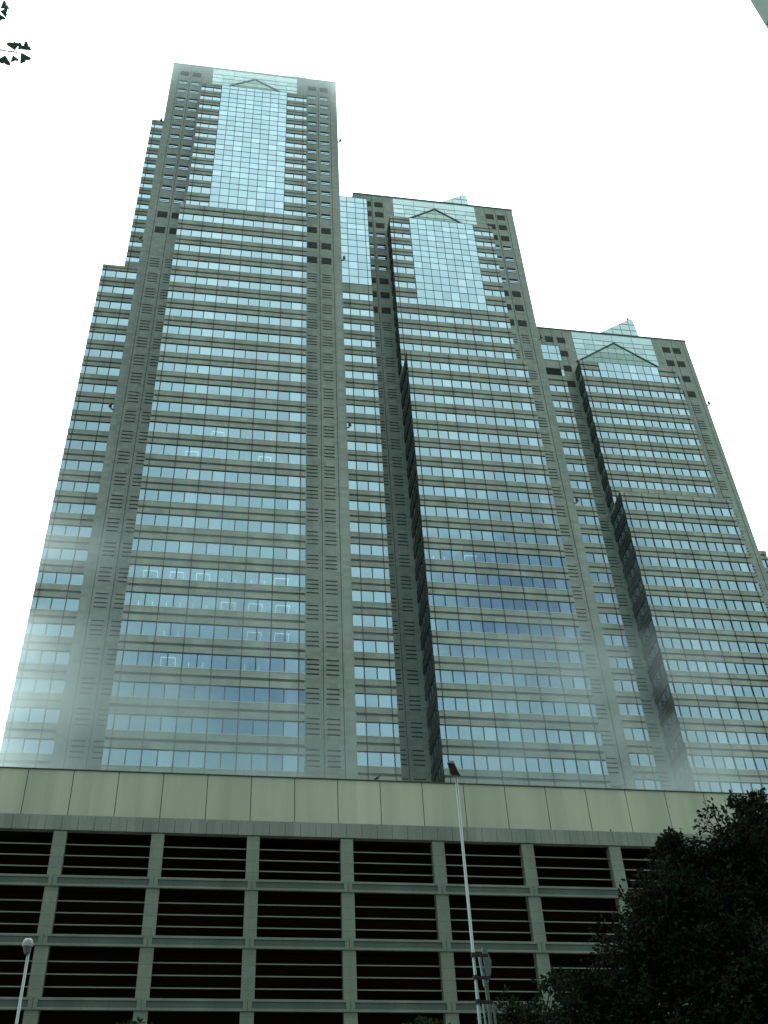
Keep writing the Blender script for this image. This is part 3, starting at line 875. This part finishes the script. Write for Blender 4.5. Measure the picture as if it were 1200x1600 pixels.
# ginkgo at the left: only two sprays of fan leaves reach the picture
GK = thing('ginkgo_tree', 'ginkgo whose fan-shaped leaves hang in at the top left corner', 'tree')
wood, cr = MB(), MB()
def fan(p, d, size, flat=None):
    d = d.normalized()
    s = d.cross(flat if flat is not None else Vector((random.uniform(-.6, .6), random.uniform(-1, 1), random.uniform(-.6, .6)))).normalized(); n = s.cross(d)
    i = len(cr.v); k = cr.mat('ginkgo_leaf')
    pts = [p]
    a0 = random.uniform(0.55, 0.85)
    for q in range(9):
        a = -a0 + 2 * a0 * q / 8
        r = size * (0.78 if q == 4 else (0.95 + 0.08 * math.sin(q * 2.1)))
        pts.append(p + (d * math.cos(a) + s * math.sin(a)) * r + n * size * 0.18 * abs(math.sin(a)))
    cr.v += [tuple(x) for x in pts]
    for q in range(8):
        cr.f.append((i, i + 1 + q, i + 2 + q)); cr.mi.append(k)
def pet(p, q):
    wood.tube(p, q, 0.002, 0.0015, 'bark', 4, False)
K = 3.6 / 5.2
def gp(x, y, z): return Vector((x * K, y * K, (z - 1.6) * K + 1.6))
wood.chain([(-4.6, 4.9, 0), (-4.6, 4.9, 0.6), (-4.55, 4.85, 4.5), (-4.5, 4.8, 9.5), (-4.5, 4.75, 12.5)], [0.24, 0.19, 0.16, 0.09, 0.03], 'bark', 10)
b0 = gp(-2.36, 5.2, 11.95)
wood.chain([(-4.53, 4.82, 7.2), (-3.2, 4.2, 8.3), (-2.1, 3.7, 8.75), b0, gp(-2.2, 5.2, 11.93)], [0.05, 0.03, 0.012, 0.005, 0.003], 'bark', 6)
wood.chain([(-4.5, 4.8, 8.6), (-3.0, 4.0, 9.2), (-1.95, 3.6, 9.4), gp(-2.52, 5.2, 12.72)], [0.04, 0.022, 0.008, 0.004], 'bark', 6)
hang = Vector((-0.35, 0.40, 0.85))          # these sprays hang over the pavement, so their blades lie nearly level
for (x, z, dx, dz, sz) in ((-2.225, 11.97, -0.25, 0.9, 0.058), (-2.20, 11.99, 0.75, 0.9, 0.046), (-2.165, 12.0, 0.75, 0.55, 0.058), (-2.165, 11.95, 0.55, -0.8, 0.068), (-2.225, 11.88, 0.35, -0.9, 0.044), (-2.29, 11.86, -0.1, -1, 0.062),
                          (-2.50, 12.78, 0.8, 0.6, 0.058), (-2.49, 12.72, 0.9, -0.1, 0.050), (-2.50, 12.68, 0.6, -0.9, 0.055)):
    p = gp(x, 5.2, z); fan(p, Vector((dx, -dz * 0.75, dz * 0.62)), sz * 1.05, hang + rnd_dir(-1) * 0.25); pet(p, gp(x - 0.05, 5.2, 11.93 if z < 12.3 else 12.72))
for q in range(420):
    t_ = random.random()
    c = Vector((-4.55 + random.uniform(-1.6, 0.35), 4.6 + random.uniform(-1.8, 1.5), random.uniform(5.5, 12.3)))
    if q % 6 == 0: wood.chain([(-4.53, 4.82, c.z - 0.7), (Vector((-4.53, 4.82, c.z)) + c) / 2, c], [0.03, 0.018, 0.006], 'bark', 5)
    for l in range(5):
        p = c + rnd_dir(-1) * 0.22; fan(p, rnd_dir(-0.9), 0.065)
wood.build('trunk', GK); cr.build('crown', GK)

# ------------------------------------------------------------------ pale volumes put in for lens smear and glare round the towers
def glare_mist(name, x0, x1, y0, y1, z0, z1, dens, scale, thr, rise=None, label=None):
    m_ = MB(); mt = bpy.data.materials.new(name); mt.use_nodes = True; t = mt.node_tree; t.nodes.clear()
    o_ = N(t, 'ShaderNodeOutputMaterial'); pv = N(t, 'ShaderNodeVolumePrincipled')
    pv.inputs['Color'].default_value = (0.96, 1.0, 0.995, 1); pv.inputs['Anisotropy'].default_value = 0.8 if rise else 0.35
    tcn = N(t, 'ShaderNodeTexCoord'); geo = N(t, 'ShaderNodeNewGeometry')
    mpn = N(t, 'ShaderNodeMapping'); mpn.inputs['Scale'].default_value = scale
    t.links.new(geo.outputs['Position'], mpn.inputs['Vector'])
    nz = N(t, 'ShaderNodeTexNoise'); nz.inputs['Detail'].default_value = 3; nz.inputs['Scale'].default_value = 1.0; nz.inputs['Roughness'].default_value = 0.55
    t.links.new(mpn.outputs[0], nz.inputs['Vector'])
    mr = N(t, 'ShaderNodeMapRange'); mr.inputs['From Min'].default_value = thr[0]; mr.inputs['From Max'].default_value = thr[1]
    t.links.new(nz.outputs['Fac'], mr.inputs['Value'])
    sep = N(t, 'ShaderNodeSeparateXYZ'); t.links.new(geo.outputs['Position'], sep.inputs[0])
    def soft(axis, a, b_, c, d):
        """0 at a, 1 from b to c, 0 at d"""
        u = N(t, 'ShaderNodeMapRange', interpolation_type='SMOOTHSTEP'); u.inputs['From Min'].default_value = a; u.inputs['From Max'].default_value = b_
        v = N(t, 'ShaderNodeMapRange', interpolation_type='SMOOTHSTEP'); v.inputs['From Min'].default_value = c; v.inputs['From Max'].default_value = d
        v.inputs['To Min'].default_value = 1; v.inputs['To Max'].default_value = 0
        t.links.new(sep.outputs[axis], u.inputs['Value']); t.links.new(sep.outputs[axis], v.inputs['Value'])
        q = N(t, 'ShaderNodeMath', operation='MULTIPLY'); t.links.new(u.outputs[0], q.inputs[0]); t.links.new(v.outputs[0], q.inputs[1])
        return q
    cur = mr
    fx = (x1 - x0) * 0.3
    for sft in (soft('X', x0, x0 + fx, x1 - fx, x1), soft('Z', *(rise if rise else (z0, z0 + (z1 - z0) * .3, z1 - (z1 - z0) * .4, z1)))):
        q = N(t, 'ShaderNodeMath', operation='MULTIPLY'); t.links.new(cur.outputs[0], q.inputs[0]); t.links.new(sft.outputs[0], q.inputs[1]); cur = q
    q = N(t, 'ShaderNodeMath', operation='MULTIPLY'); q.inputs[1].default_value = dens
    t.links.new(cur.outputs[0], q.inputs[0]); t.links.new(q.outputs[0], pv.inputs['Density'])
    t.links.new(pv.outputs[0], o_.inputs['Volume'])
    MATS[name] = mt
    m_.box(x0, x1, y0, y1, z0, z1, name)
    o = m_.build('glare_mist'); o['kind'] = 'stuff'
    return o
glare_mist('smear_mist_left', -66, 26, 95, 101.6, 36, 108, 0.150, (0.045, 0.05, 0.12), (0.37, 0.66), rise=(38, 48, 60, 102))
glare_mist('smear_mist_right', 24, 66, 105, 113.6, 46, 104, 0.130, (0.07, 0.06, 0.10), (0.37, 0.66), rise=(42, 50, 66, 100))
glare_mist('glare_cloud', -60, 64, 98, 112, 192, 240, 0.034, (0.03, 0.03, 0.05), (0.1, 0.5), rise=(197, 223, 226, 239))
